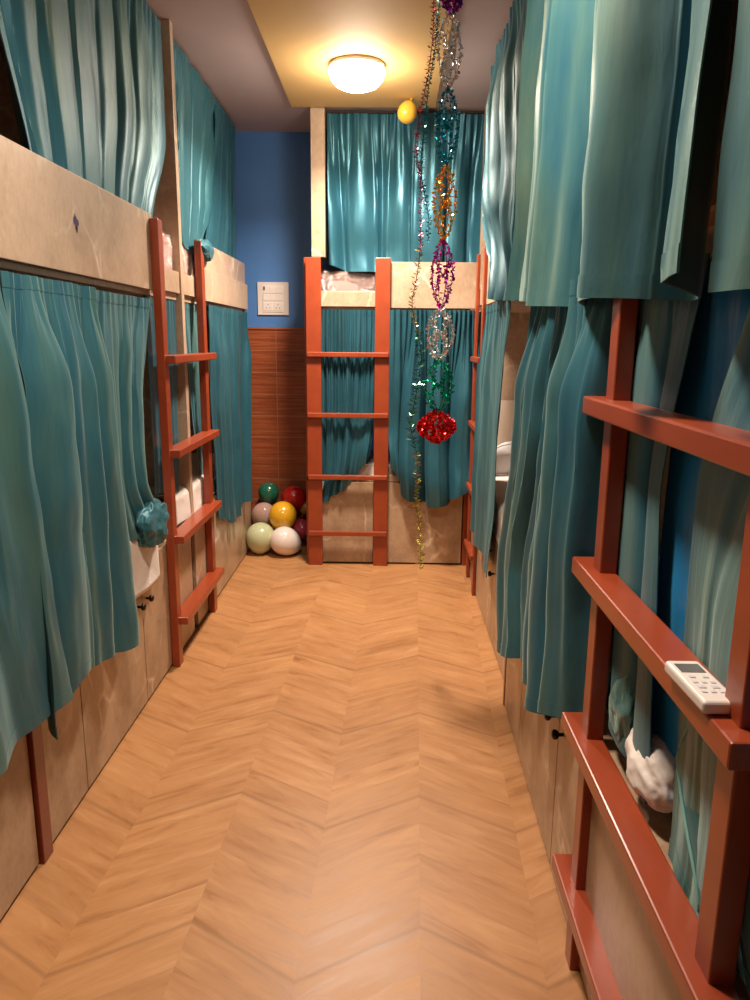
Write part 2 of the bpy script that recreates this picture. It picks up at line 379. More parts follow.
def bunk(fr, u0, u1, depth, doors, knobs, guard, label, low=None, zlow=0.575, guard2=None, group='built-in bunk beds'):
    p = fr((u0 + u1) / 2, depth / 2, 0)
    r = empty('bunk_bed', p, label, 'bunk bed', group)
    bm = B(fr, u0, u1, 0.02, depth, 0.0, 0.03)
    obj('plinth', bm, M_dark, r)
    bm = B(fr, u0, u1, 0.0005, 0.018, 0.02, zlow - .022)
    obj('carcass', bm, M_dark, r)
    obj('back_panel', B(fr, u0, u1, depth - .02, depth, 0.03, zlow - .022), M_dark, r)
    obj('lower_platform', B(fr, u0, u1, -0.018, depth, zlow - .02, zlow), M_door, r, bevel=.0015)
    for i in range(len(doors) - 1):
        door(fr, doors[i], doors[i + 1], 0.012, zlow - .023, r, knobs.get(i))
    obj('upper_platform', B(fr, u0, u1, 0.001, depth, 1.62, 1.655), M_marble, r, bevel=.0015)
    obj('guard_board', B(fr, guard[0], guard[1], -0.02, 0.0, 1.64, 1.935), M_marble, r, bevel=.002)
    if low: obj('rail_board', B(fr, low[0], low[1], -0.016, 0.0, 1.65, 1.745), M_marble, r, bevel=.002)
    if guard2: obj('rail_board', B(fr, guard2[0], guard2[1], -0.034, -0.0205, 1.64, 1.80), M_marble, r, bevel=.002)
    return r

# left row
bl0 = bunk(FL, 0.15, 1.80, 0.87, (0.15, 0.95, 1.795), {}, (0.15, 1.82), 'nearest bunk bed of the left row, its marbled base beside the dark red strip')
bl1 = bunk(FL, 1.855, 3.50, 0.87, (1.855, 2.14, 2.75, 3.495), {1: (2.70, .43), 2: (2.80, .43)}, (1.822, 3.12), 'left bunk bed with the long marbled guard board carrying a small purple mark', low=(3.15, 3.50))
bl2 = bunk(FL, 3.56, 5.08, 0.87, (3.56, 3.9, 4.3, 4.7, 5.08), {1: (4.24, .45), 2: (4.36, .45)}, (3.87, 5.08), 'farthest bunk bed of the left row, beside the blue wall', low=(3.56, 3.87), guard2=(3.87, 5.08))
obj('corner_strip', B(FL, 1.80, 1.855, -0.03, 0.02, 0.0, 1.64), M_trim, bl1, bevel=.002)
obj('partition', B(FL, 3.51, 3.555, -0.022, 0.86, 0.58, CEIL - .001), M_marble, bl1, bevel=.002)
obj('partition', B(FL, 1.80, 1.85, 0.03, 0.86, 0.58, CEIL - .03), M_marble, bl0, bevel=.002)
obj('end_panel', B(FL, 5.085, 5.115, -0.01, 0.87, 0.0, 1.94), M_marble, bl2, bevel=.002)
# little purple mark stuck on the board
mk = bmesh.new()
for (a, b, cc, dd) in ((0, 0, .010, .022), (-.012, .006, .008, .012), (.012, .004, .009, .010), (.004, -.016, .006, .012), (-.006, .018, .005, .010)):
    vs = []
    for k in range(8):
        t = 2 * PI * k / 8
        vs.append(mk.verts.new(FL(2.365 + a + cc * math.cos(t), -0.0212, 1.79 + b + dd * math.sin(t))))
    mk.faces.new(vs)
obj('purple_mark', mk, simple('purple ink', (0.05, 0.02, 0.10), .5), bl1)

# right row
br0 = bunk(FR, 0.10, 2.77, 0.86, (0.10, 0.60, 1.50, 1.83, 2.40, 2.765), {2: (1.78, .44), 3: (1.88, .44)}, (0.10, 2.77), 'nearest bunk bed of the right row, behind the large ladder')
br1 = bunk(FQ, 2.83, 4.68, 0.86, (2.83, 3.45, 4.05, 4.675), {0: (3.40, .36), 1: (3.52, .44), 2: (4.12, .44)}, (2.83, 4.20), 'far bunk bed of the right row, its open lower berth showing a pillow', low=(4.25, 4.68))
obj('corner_strip', B(FR, 2.775, 2.80, -0.02, 0.02, 0.0, 0.55), M_trim, br0, bevel=.002)
obj('partition', B(FR, 2.775, 2.81, 0.03, 0.85, 0.58, CEIL - .001), M_marble, br0, bevel=.002)
obj('partition', B(FR, 1.02, 1.06, 0.0, 0.85, 1.66, CEIL - .001), M_trim, br0, bevel=.002)
ep = B(FQ, 4.682, 4.705, 0.0, 0.86, 1.09, CEIL - .001)
obj('end_panel', ep, M_marble, br1)
ep = B(FQ, 4.680, 4.705, 0.0, 0.86, 0.58, 1.088)
tag(obj('end_panel', ep, simple('cream painted panel', (0.78, 0.64, 0.52), .6), br1), 'plain cream painted lower end panel')
# end bunk across the room
bb = empty('bunk_bed', (0.05, 4.98, 0), 'bunk bed standing across the end of the aisle, between the blue wall and right row', 'bunk bed', 'built-in bunk beds')
obj('carcass', B(FB, -0.53, 0.60, 0.002, 0.53, 0.0, 0.55), M_dark, bb)
obj('lower_platform', B(FB, -0.53, 0.60, 0.0, 0.54, 0.555, 0.575), M_door, bb)
door(FB, -0.44, -0.09, 0.012, 0.55, bb)
door(FB, -0.03, 0.49, 0.012, 0.55, bb, None)
obj('trim_strip', B(FB, -0.002, 0.50, -0.016, 0.0, 0.556, 0.60), M_door, bb, bevel=.001)
obj('upper_platform', B(FB, -0.53, 0.60, 0.001, 0.54, 1.62, 1.655), M_marble, bb)
obj('guard_board', B(FB, 0.0, 0.555, -0.02, 0.0, 1.643, 1.915), M_marble, bb, bevel=.002)
obj('rail_board', B(FB, -0.44, -0.09, -0.016, 0.0, 1.65, 1.742), M_marble, bb, bevel=.002)
obj('post', B(FB, -0.478, -0.395, -0.03, 0.03, 1.94, CEIL - .001), M_marble, bb, bevel=.002)
obj('side_panel', B(FB, -0.53, -0.50, 0.0, 0.54, 0.0, 1.94), M_red, bb, bevel=.002)
obj('side_panel', B(FB, -0.470, -0.45, 0.031, 0.54, 1.66, CEIL - .001), M_marble, bb)
obj('post', B(FB, 0.495, 0.565, -0.03, 0.0, 0.0, 1.64), M_red, bb, bevel=.002)
for z in (2.765, 1.625): obj('curtain_rod', tube(bmesh.new(), [FB(-0.40, 0.03 if z > 2 else -0.012, z), FB(0.58, 0.03 if z > 2 else -0.012, z)], 0.006, 8), M_dark, bb)

# ---------------------------------------------------------------- ladders
def ladder(fr, ua, ub, pw, rungs, top, label, over=0.06, vp=(-0.055, -0.021), vr=(-0.095, -0.022), th=0.034, foot_z=0.0, lo=0.02, group='red wooden ladders'):
    """posts at ua..ua+pw and ub-pw..ub, rungs from ua+lo to ub+over"""
    r = empty('bunk_ladder', fr((ua + ub) / 2, vp[0], 0), label, 'ladder', group)
    obj('post', B(fr, ua, ua + pw, vp[0], vp[1], foot_z, top), M_red, r, bevel=.003)
    obj('post', B(fr, ub - pw, ub, vp[0], vp[1], foot_z, top), M_red, r, bevel=.003)
    for z in rungs:
        obj('rung', B(fr, ua + lo, ub + over, vr[0], vr[1], z - th, z), M_red, r, bevel=.004)
    return r
ladder(FL, 3.085, 3.83, 0.06, (1.38, 0.985, 0.605, 0.23), 1.915, 'red wooden ladder on the left row, under the pink wrapped bundle', over=0.025, lo=0.018)
ladder(FB, -0.513, 0.002, 0.092, (1.375, 1.0, 0.605, 0.235), 1.935, 'red wooden ladder on the end bunk, facing down the aisle', over=-0.005, vp=(-0.06, -0.021), vr=(-0.085, -0.055), th=0.030, lo=0.005)
ladder(Frame(0.443, 0, (0, 1), (1, 0)), 0.85, 1.53, 0.05, (1.337, 0.98, 0.60, 0.22), 1.62, 'large red wooden ladder nearest the camera, the remote lying on one rung', over=0.075, vp=(0.0, 0.036), vr=(-0.027, 0.036), th=0.038, lo=-0.035)
ladder(FQ, 4.10, 4.50, 0.06, (1.36, 0.98, 0.60, 0.235), 1.935, 'small red wooden ladder at the far end of the right row, seen edge-on', over=0.0, vp=(-0.038, -0.0205), vr=(-0.055, -0.0205), th=0.03)

# ---------------------------------------------------------------- curtains
def sm(x, a, b):
    t = min(max((x - a) / (b - a), 0), 1); return t * t * (3 - 2 * t)
def interp(pts, x):
    if isinstance(pts, (int, float)): return pts
    if x <= pts[0][0]: return pts[0][1]
    for (a, va), (b, vb) in zip(pts, pts[1:]):
        if x <= b:
            t = (x - a) / (b - a); t = t * t * (3 - 2 * t) * 0.6 + t * 0.4
            return va + (vb - va) * t
    return pts[-1][1]

def curtain(label, fr, Lp, Rp, ztop, zbot, v0, amp, nf, seed, mat, group, cols=None, rows=60, gather=0.005, vprof=0, swag=None, warp=None, hem=True, heading=True, edge=None, vmax=None, rest=0.25, fine=4.2, cat='curtain'):
    rng = random.Random(seed); off = rng.uniform(0, 50); slant = rng.uniform(-.5, .5)
    W = abs(interp(Rp, 0) - interp(Lp, 0)); W1 = abs(interp(Rp, 1) - interp(Lp, 1))
    cols = cols or int(max(90, nf * 38))
    # irregular fold phase
    ph = [0.0]
    for i in range(cols):
        s = i / cols
        k = 1 + 0.75 * noise.noise(Vector((s * nf * 0.7 + off, 3.1, 0)))
        ph.append(ph[-1] + max(k, .25))
    ph = [p / ph[-1] * 2 * PI * nf for p in ph]
    zt = ztop if isinstance(ztop, (list, tuple)) else [(0, ztop), (1, ztop)]
    def P(i, j, out=0.0):
        s = i / cols; t = j / rows
        ul = interp(Lp, t); ur = interp(Rp, t)
        u = ul + (ur - ul) * s
        z = interp(zt, s) + (interp(zbot, s) - interp(zt, s)) * t
        wob = 0.55 * noise.noise(Vector((s * 2.5 + off, t * 0.6, 7))) + slant * t
        p = ph[i] + wob * (0.3 + t)
        g = sm(t, 0.0, rest)
        x = s * nf + 0.35 * wob + off
        am = amp * (0.75 + 0.6 * abs(noise.noise(Vector((x * 0.6, t * 0.6, 1.3)))))
        n1 = noise.noise(Vector((x * 0.85, t * 0.22, 2.2))); n2 = noise.noise(Vector((x * 1.9 + 4, t * 0.35, 8.8))); n3 = noise.noise(Vector((x * 4.1, t * 0.6, 5.5)))
        rid = 1 - 2.6 * abs(n2)
        f = 0.75 * math.cos(p) + 1.5 * n1 + 0.75 * rid * (0.35 + 0.65 * g) + 0.7 * n3 - 0.1
        q = p * fine + off
        f2 = math.cos(q) + 0.4 * math.cos(2.1 * q + 1) + 1.2 * noise.noise(Vector((q * .35, t * 3, 4)))
        v = v0 + interp(vprof, t) - am * f * (0.22 + 0.78 * g) - gather * f2 * (1 - 0.85 * g)
        u += (am * 0.6 * (math.sin(p) + 1.2 * n1) * g + gather * 0.3 * math.sin(q) * (1 - g)) * (1 if ur > ul else -1) * sm(min(s, 1 - s), 0, .16)
        v -= 0.012 * noise.noise(Vector((u * 5 + off, z * 2.2, seed))) + 0.005 * noise.noise(Vector((u * 14, z * 7 + off, seed)))
        if swag:
            A, k, dep, s0 = swag
            x = (s - s0) * 2
            ww = sm(t, dep, 1.0)
            v -= A * ww * math.sin(2 * PI * k * (t - 0.22 * x * x)) * (1 - 0.4 * abs(x))
        if v0 <= -.001:            # hangs on the aisle side: never sinks into boards or doors
            c_ = -0.0245 if vmax is None else vmax; d_ = (c_ - v) / .008; v = c_ - .008 * (math.log1p(math.exp(-abs(d_))) + max(d_, 0))
        else:                      # hangs behind the boards
            c_ = 0.004 if vmax is None else vmax; d_ = (v - c_) / .006; v = c_ + .006 * (math.log1p(math.exp(-abs(d_))) + max(d_, 0))
        if warp:
            a, b, c = warp(s, t); u += a; v += b; z += c
        return fr(u, v - out, z)
    bm = bmesh.new(); uvl = bm.loops.layers.uv.new('UVMap')
    H = abs(interp(zt, .5) - interp(zbot, .5)); UW = max(W, W1) * 1.9
    grid = [[bm.verts.new(P(i, j)) for i in range(cols + 1)] for j in range(rows + 1)]
    def quads(bmx, g, u_l, r0, rn):
        for j in range(len(g) - 1):
            for i in range(cols):
                f = bmx.faces.new([g[j][i], g[j][i + 1], g[j + 1][i + 1], g[j + 1][i]])
                for lp, (a, b) in zip(f.loops, ((i, j), (i + 1, j), (i + 1, j + 1), (i, j + 1))):
                    lp[u_l].uv = (a / cols * UW + off, (r0 + (rn - r0) * b / (len(g) - 1)) * H + off)
    quads(bm, grid, uvl, 0, 1)
    um = (interp(Lp, 0) + interp(Rp, 0)) / 2
    root = empty('curtain', fr(um, v0, interp(zt, .5)), label, cat, group)
    o_ = obj('panel', bm, mat, root, smooth=True, solid=0.0022); es = o_.modifiers.new('rim', 'EDGE_SPLIT'); es.split_angle = math.radians(55)
    if hem:
        bm = bmesh.new(); ul_ = bm.loops.layers.uv.new('UVMap')
        js = [1 - 0.035 / H * k / 3 for k in (3, 2, 1, 0)]; js[-1] = 1.0006
        g = [[bm.verts.new(P(i, j * rows, 0.0019)) for i in range(cols + 1)] for j in js]
        quads(bm, g, ul_, .95, 1); o_ = obj('hem', bm, mat, root, smooth=True, solid=0.0008); es = o_.modifiers.new('rim', 'EDGE_SPLIT'); es.split_angle = math.radians(55)
    if heading:
        bm = bmesh.new(); ul_ = bm.loops.layers.uv.new('UVMap')
        js = [0.0, 0.02 / H, 0.035 / H]
        g = [[bm.verts.new(P(i, j * rows, 0.0019)) for i in range(cols + 1)] for j in js]
        quads(bm, g, ul_, 0, .05); o_ = obj('heading_tape', bm, mat, root, smooth=True, solid=0.0008); es = o_.modifiers.new('rim', 'EDGE_SPLIT'); es.split_angle = math.radians(55)
    if edge:
        i_ = 0 if edge == 'L' else cols
        q = [P(i_, j, 0.002) for j in range(0, rows + 1, 2)]
        tag(obj('edging', tube(bmesh.new(), q, .0028, 8), M_hem, root, smooth=True), 'pale teal stitched edge')
    return root

GU = 'teal curtains of the upper berths'; GL = 'teal curtains of the lower berths'
# ---- left row, upper
curtain('dark teal curtain of the upper berth at the picture\'s left edge', FL, 1.0, 2.06, 2.765, 1.90, 0.045, 0.018, 5, 3, M_shot, GU, rest=.3)
curtain('wide teal curtain of the upper berth above the long marbled board, left row', FL, [(0, 1.95), (0.5, 2.0), (1, 2.16)], [(0, 3.49), (.55, 3.46), (1, 3.20)], 2.765, [(0, 1.90), (1, 1.90)], 0.012, 0.026, 7, 5, M_shot, GU)
curtain('teal satin curtain of the far left upper berth, bunched onto the ladder top', FL, [(0, 3.565), (.9, 3.57), (1, 3.62)], [(0, 4.60), (.7, 4.30), (.85, 4.20), (1, 4.05)], 2.765, [(0, 1.90), (.3, 1.87), (.6, 1.86), (1, 1.95)], 0.008, 0.040, 4, 8, M_satin_soft, GU, swag=(0.035, 2.0, .5, .3), vprof=[(0, 0), (.7, 0), (.9, -.04), (1, -.03)])
curtain('teal satin curtain of the far left upper berth, hanging next to the blue wall', FL, [(0, 4.50), (.7, 4.28), (1, 4.12)], [(0, 5.08), (1, 5.06)], 2.765, [(0, 1.93), (.8, 1.90), (1, 1.93)], 0.015, 0.026, 4.5, 11, M_satin, GU)
# ---- left row, lower
curtain('near teal curtain of the lower berth, cut off by the left picture edge', FL, 0.7, [(0, 1.72), (.35, 1.76), (.7, 1.81), (1, 1.88)], 1.61, [(0, .50), (1, .47)], -0.090, 0.026, 4, 21, M_shot, GL)
curtain('long wide teal curtain of the lower berth left of the hanging white sheet', FL, [(0, 1.77), (.5, 1.76), (1, 1.78)], [(0, 2.38), (.35, 2.42), (.7, 2.50), (1, 2.52)], 1.60, [(0, .40), (.12, .42), (.25, .49), (.5, .46), (.8, .40), (1, .385)], -0.072, 0.040, 3.4, 23, M_shot, GL)
curtain('teal curtain of the lower berth with its end bundled onto the mattress', FL, [(0, 2.30), (.6, 2.38), (1, 2.50)], [(0, 3.00), (.4, 2.86), (.8, 2.80), (1, 2.90)], 1.60, [(0, .70), (.6, .74), (1, .74)], -0.030, 0.030, 3.5, 24, M_shot, GL, hem=False)
curtain('narrow teal curtain between the ladder post and the marbled divider, left row', FL, [(0, 3.06), (1, 3.06)], [(0, 3.50), (.8, 3.49), (1, 3.44)], 1.62, [(0, .80), (1, .74)], 0.006, 0.018, 2.5, 25, M_satin, GL)
curtain('teal curtain just past the marbled divider, seen through the left ladder', FL, [(0, 3.60), (.6, 3.70), (1, 3.82)], [(0, 4.06), (.6, 4.04), (1, 4.16)], 1.62, [(0, .70), (1, .50)], 0.008, 0.020, 3, 26, M_shot, GL)
curtain('teal curtain of the lower berth hanging right behind the left ladder', FL, [(0, 3.93), (.45, 3.93), (.7, 4.00), (1, 4.02)], [(0, 4.95), (.5, 4.86), (1, 4.78)], 1.62, [(0, .46), (.15, .43), (.4, .37), (1, .40)], -0.036, 0.034, 5, 27, M_satin, GL)
# bundle of curtain cloth resting on the mattress edge
def crumple(name, fr, u, v, z, su, sv, sz, mat, seed, parent=None, k=1.6, sub=5, amp=.30):
    bm = bmesh.new(); bmesh.ops.create_icosphere(bm, subdivisions=sub, radius=1)
    uvl = bm.loops.layers.uv.new('UVMap')
    for vv in bm.verts:
        p = vv.co.copy()
        n = noise.fractal(p * k + Vector((seed, seed, 0)), 0.8, 2.1, 4)
        r = 1 + amp * (n - abs(noise.noise(p * k * 1.3 + Vector((seed, 0, 5)))) * 1.2)
        q = p * r
        vv.co = fr(u + q.x * su, v + q.y * sv, z + q.z * sz)
    for f in bm.faces:
        for lp in f.loops: lp[uvl].uv = (lp.vert.co.x * 2 + lp.vert.co.y * 2, lp.vert.co.z)
    return obj(name, bm, mat, parent, smooth=True, origin=None if parent else fr(u, v, z))
tag(crumple('tied_curtain', FL, 3.90, -0.045, 1.885, .13, .035, .055, M_satin_soft, 9, k=1.2, amp=.14), 'gathered end of satin curtain lying on top of the left ladder post', 'curtain', GU)
tag(crumple('tied_curtain', FR, .735, -.03, .51, .08, .045, .10, M_satin_soft, 21, k=1.2, amp=.2), 'bunched curtain end beside the near post of the large ladder, bottom right corner', 'curtain', GL)
tag(crumple('tied_curtain', FL, 2.78, -0.065, .745, .15, .055, .095, M_satin_soft, 3, k=1.1, amp=.24), 'bundled knot of teal curtain cloth resting at the mattress edge, left row', 'curtain', GL)

# ---- end bunk
curtain('wide teal satin curtain of the end bunk\'s upper berth', FB, [(0, -0.385), (1, -0.375)], [(0, 0.60), (1, 0.55)], 2.76, [(0, 1.90), (.12, 1.86), (.3, 1.86), (.45, 1.92), (.75, 1.90), (1, 1.90)], 0.045, 0.036, 5, 31, M_satin, GU, swag=(0.014, 2.0, .2, .2), rest=.5)
curtain('teal satin curtain behind the ladder of the end bunk, one corner hanging low', FB, [(0, -0.425), (.8, -0.425), (1, -.455)], [(0, -0.07), (.7, -.08), (.85, -0.10), (1, -0.12)], 1.63, [(0, .41), (.15, .42), (.35, .47), (.6, .52), (.8, .62), (1, .72)], -0.022, 0.022, 5.5, 33, M_satin, GL, swag=(0.022, 1.5, .5, .7), gather=.018, fine=2.2, rest=.9, vmax=-.008, cols=240)
curtain('teal satin curtain of the end bunk, tucked up in a rounded swag', FB, [(0, 0.0), (.8, .0), (1, 0.02)], [(0, 0.555), (.7, .56), (1, 0.57)], 1.63, [(0, .66), (.12, .53), (.3, .44), (.5, .41), (.75, .46), (.92, .56), (1, .66)], -0.085, 0.055, 3.6, 35, M_satin, GL, swag=(0.045, 1.5, .35, .35), gather=.013, rest=.55, fine=5, cols=260)

# ---- right row, far unit
curtain('teal satin curtain of the far right upper berth, next to the end bunk', FQ, [(0, 4.68), (.6, 4.66), (1, 4.3)], [(0, 3.9), (.6, 3.85), (1, 3.75)], 2.765, [(0, 1.93), (1, 1.90)], 0.010, 0.026, 4, 41, M_satin_soft, GU)
curtain('teal satin curtain of the far right upper berth, drooping over the guard board', FQ, [(0, 4.0), (.5, 3.95), (.68, 3.85), (1, 3.50)], [(0, 2.86), (1, 2.86)], 2.765, [(0, 1.68), (.3, 1.62), (1, 1.60)], -0.045, 0.036, 5, 42, M_satin_soft, GU, swag=(.02, 2.2, .3, .3))
curtain('slim teal curtain gathered at the far end of the open right berth', FQ, [(0, 3.80), (.4, 4.0), (1, 4.08)], [(0, 3.12), (.3, 3.16), (1, 3.34)], 1.62, [(0, .40), (1, .36)], -0.050, 0.024, 2.2, 44, M_satin_soft, GL)

# ---- right row, near unit
curtain('large pale green-lit teal curtain hanging over the right guard board down to the ladder top', FR, [(0, 2.05), (.3, 2.15), (.7, 2.27), (1, 2.40)], [(0, .955), (1, .955)], 2.765, [(0, 1.575), (.5, 1.525), (.62, 1.54), (.9, 1.51), (1, 1.535)], -0.085, 0.058, 5, 51, M_shotg, GU, rest=.15)
curtain('teal curtain of the right upper berth cut off by the picture\'s right edge', FR, [(0, .93), (1, .93)], [(0, .12), (1, .12)], 2.765, [(0, 1.51), (1, 1.50)], -0.068, 0.022, 2.2, 53, M_shotg, GU, rest=.15)
curtain('long teal curtain of the right lower berth, falling nearly to the floor', FR, [(0, 2.27), (.3, 2.42), (.75, 2.68), (1, 2.62)], [(0, 1.515), (1, 1.54)], 1.585, [(0, .33), (.12, .36), (.4, .47), (.7, .485), (1, .60)], -0.060, 0.036, 7, 55, M_shot, GL, warp=lambda s, t: (0, .052 * sm(s, .72, 1), 0))
curtain('teal curtain of the right lower berth, directly behind the large ladder', FR, [(0, 1.62), (1, 1.62)], [(0, 1.20), (.4, 1.29), (.7, 1.26), (1, 1.22)], 1.585, [(0, .66), (.5, .64), (1, .62)], 0.006, 0.018, 2.2, 57, M_shot, GL, vmax=-.001, gather=.003)
curtain('twisted teal curtain of the right lower berth, behind the rung with the remote', FR, [(0, 1.00), (.35, 1.13), (1, 1.11)], [(0, .60), (.5, .93), (1, .90)], 1.585, [(0, .60), (.5, .55), (1, .52)], 0.006, 0.014, 1.3, 59, M_shotg, GL, edge='R', vmax=-.001, gather=.003)
curtain('bright blue inner curtain showing behind the twisted teal one, beside the large ladder', FR, [(0, 1.34), (1, 1.32)], [(0, .35), (1, .40)], 1.58, [(0, .66), (1, .60)], 0.030, 0.010, 3, 61, M_blue, GL, hem=False, vmax=.022)
curtain('teal curtain end hanging low under the remote, with a pale edge', FR, [(0, 1.05), (.5, 1.12), (1, .97)], [(0, .45), (1, .50)], 0.94, [(0, .61), (.3, .60), (1, .60)], 0.012, 0.022, 1.8, 63, M_shot, GL, edge='L', heading=False)
# bright blue back side of the twisted curtain showing through
def patch(name, fr, pts, mat, label, cat, group, thick=.003, seed=0, bulge=.02):
    """pts: rows of (u_left, u_right, z, v)"""
    bm = bmesh.new(); uvl = bm.loops.layers.uv.new('UVMap'); n = 14; rows = []
    m = len(pts); RN = 24
    for r in range(RN + 1):
        x = r / RN * (m - 1); i = min(int(x), m - 2); t = x - i; t = t * t * (3 - 2 * t)
        a = [pts[i][k] + (pts[i + 1][k] - pts[i][k]) * t for k in range(4)]
        rows.append([bm.verts.new(fr(a[0] + (a[1] - a[0]) * k / n, a[3] - bulge * math.sin(PI * k / n) - .012 * noise.noise(Vector((k * .35, r * .15, seed))), a[2])) for k in range(n + 1)])
    for r in range(RN):
        for k in range(n):
            f = bm.faces.new([rows[r][k], rows[r][k + 1], rows[r + 1][k + 1], rows[r + 1][k]])
            for lp, (a, b) in zip(f.loops, ((k, r), (k + 1, r), (k + 1, r + 1), (k, r + 1))): lp[uvl].uv = (a * .03, b * .03)
    o = obj(name, bm, mat, None, smooth=True, solid=thick, origin=fr(pts[0][0], pts[0][3], pts[0][2]))
    return tag(o, label, cat, group)
# ---------------------------------------------------------------- bedding
def mattress(fr, u0, u1, v0, v1, z0, z1, label, mat, group='mattresses on the lower berths'):
    r = empty('mattress', fr((u0 + u1) / 2, (v0 + v1) / 2, z0), label, 'mattress', group)
    o = obj('body', B(fr, u0, u1, v0, v1, z0, z1), mat, r, bevel=.025)
    o.modifiers['bevel'].segments = 4
    bm = bmesh.new()
    for z in (z0 + .012, z1 - .012):
        q = [fr(u0 + .01, v0 + .002, z), fr(u1 - .01, v0 + .002, z)]
        tube(bm, q, .004, 8)
    obj('piping', bm, mat, r, smooth=True)
mattress(FL, 1.90, 3.49, 0.01, 0.80, .576, .68, 'white mattress on the left lower berth, under the hanging white sheet', M_sheet)
mattress(FL, 3.60, 5.05, 0.01, 0.80, .576, .68, 'white mattress on the farthest left lower berth', M_sheet)
mattress(FB, -0.44, 0.56, 0.03, 0.52, .576, .67, 'white mattress in the lower berth of the end bunk', M_sheet)
mattress(FR, 0.2, 2.75, 0.07, 0.80, .576, .66, 'white mattress on the right lower berth behind the large ladder', M_sheet)
mattress(FQ, 2.86, 4.66, 0.03, 0.80, .576, .66, 'white mattress in the open right lower berth, below the pillow', M_sheet)

def hang_sheet(fr, u0, u1, ztop, zbot, label, v_in=.2, vf=-.03, seed=1):
    """sheet lying on the mattress, rounding its edge and hanging down; zbot list over s"""
    bm = bmesh.new(); nu, nv = 26, 30; g = []
    for j in range(nv + 1):
        t = j / nv; row = []
        for i in range(nu + 1):
            s = i / nu; u = u0 + (u1 - u0) * s; zb = interp(zbot, s)
            if t < .4:
                v = v_in + (vf + .03 - v_in) * (t / .4); z = ztop
            elif t < .55:
                a = (t - .4) / .15 * PI / 2; v = vf + .03 - .03 * math.sin(a); z = ztop - .03 + .03 * math.cos(a)
            else:
                q = (t - .55) / .45; v = vf - .004 * q; z = ztop - .03 + (zb - ztop + .03) * q
            h = sm(t, .3, .9)
            v -= h * (.006 * math.sin(s * 9 + seed) + .006 * noise.noise(Vector((s * 4, t * 3, seed))))
            z += (1 - sm(t, .3, .5)) * .006 * noise.noise(Vector((s * 4, t * 6, seed + 3)))
            row.append(bm.verts.new(fr(u, v, z)))
        g.append(row)
    for j in range(nv):
        for i in range(nu): bm.faces.new([g[j][i], g[j][i + 1], g[j + 1][i + 1], g[j + 1][i]])
    return tag(obj('bed_sheet', bm, M_sheet, None, smooth=True, solid=.003, origin=fr((u0 + u1) / 2, vf, ztop)), label, 'bed sheet', 'white bed sheets')
hang_sheet(FL, 2.38, 2.90, .745, [(0, .50), (1, .49)], 'white bed sheet hanging over the left cabinet doors, beside the ladder', vf=-.045)
hang_sheet(FL, 3.30, 3.90, .745, [(0, .60), (1, .56)], 'white bed sheet on the left berth seen between the ladder posts', vf=-.01, seed=4)
hang_sheet(FQ, 3.0, 4.2, .70, [(0, .50), (.5, .56), (1, .60)], 'rumpled white bed sheet in the open right lower berth', vf=-.02, seed=8, v_in=.7)
tag(crumple('rumpled_sheet', FR, 1.27, .035, .665, .10, .05, .07, M_sheet, 12, k=1.1, amp=.14), 'rumpled white bedding poking out behind the large ladder', 'bed sheet')
def cloth_strip(fr, path, w, mat, label, cat, seed=0):
    bm = bmesh.new(); uvl = bm.loops.layers.uv.new('UVMap'); g = []
    n = 10
    for j, (u, v, z) in enumerate(path):
        g.append([bm.verts.new(fr(u + w * (k / n - .5), v - .012 * math.sin(k * 1.1 + seed) - .01 * math.sin(PI * k / n), z - .04 * (k / n) + .01 * math.sin(k * .9 + j))) for k in range(n + 1)])
    for j in range(len(g) - 1):
        for k in range(n):
            f = bm.faces.new([g[j][k], g[j][k + 1], g[j + 1][k + 1], g[j + 1][k]])
            for lp, (a, b) in zip(f.loops, ((k, j), (k + 1, j), (k + 1, j + 1), (k, j + 1))): lp[uvl].uv = (a * .02, b * .05)
    o = obj('cloth', bm, mat, None, smooth=True, solid=.003, origin=fr(*path[0]))
    m = o.modifiers.new('smooth', 'SUBSURF'); m.levels = 1; m.render_levels = 2
    return tag(o, label, cat)
tag(crumple('cloth', FR, 1.40, .012, .72, .055, .03, .085, M_shotg, 5, k=1.1, amp=.18), 'small pale teal cloth draped behind the far post of the large ladder', 'cloth')

def pillow(p, sx, sy, sz, rot, mat, label):
    bm = bmesh.new(); bmesh.ops.create_uvsphere(bm, u_segments=32, v_segments=20, radius=1)
    M = Matrix.Translation(p) @ rot
    for v in bm.verts:
        c = v.co; e = .55
        x = math.copysign(abs(c.x) ** e, c.x); y = math.copysign(abs(c.y) ** e, c.y)
        f = (1 - .55 * (abs(x) ** 3 * abs(y) ** 3)); z = c.z * f
        v.co = M @ Vector((x * sx, y * sy, z * sz + .006 * noise.noise(Vector((x * 3, y * 3, z)))))
    r = empty('pillow', p, label, 'pillow')
    obj('cushion', bm, mat, r, smooth=True)
    q = []
    for k in range(41):
        a = 2 * PI * k / 40; c, s = math.cos(a), math.sin(a)
        q.append(M @ Vector((math.copysign(abs(c) ** .55, c) * sx * 1.005, math.copysign(abs(s) ** .55, s) * sy * 1.005, 0)))
    obj('seam', tube(bmesh.new(), q, .004, 6, False), mat, r, smooth=True)
pillow(FQ(4.38, .30, .76), .22, .14, .065, Matrix.Rotation(.0, 4, 'Z') @ Matrix.Rotation(-.9, 4, 'X'), M_pillow, 'grey-white pillow leaning in the open right lower berth')

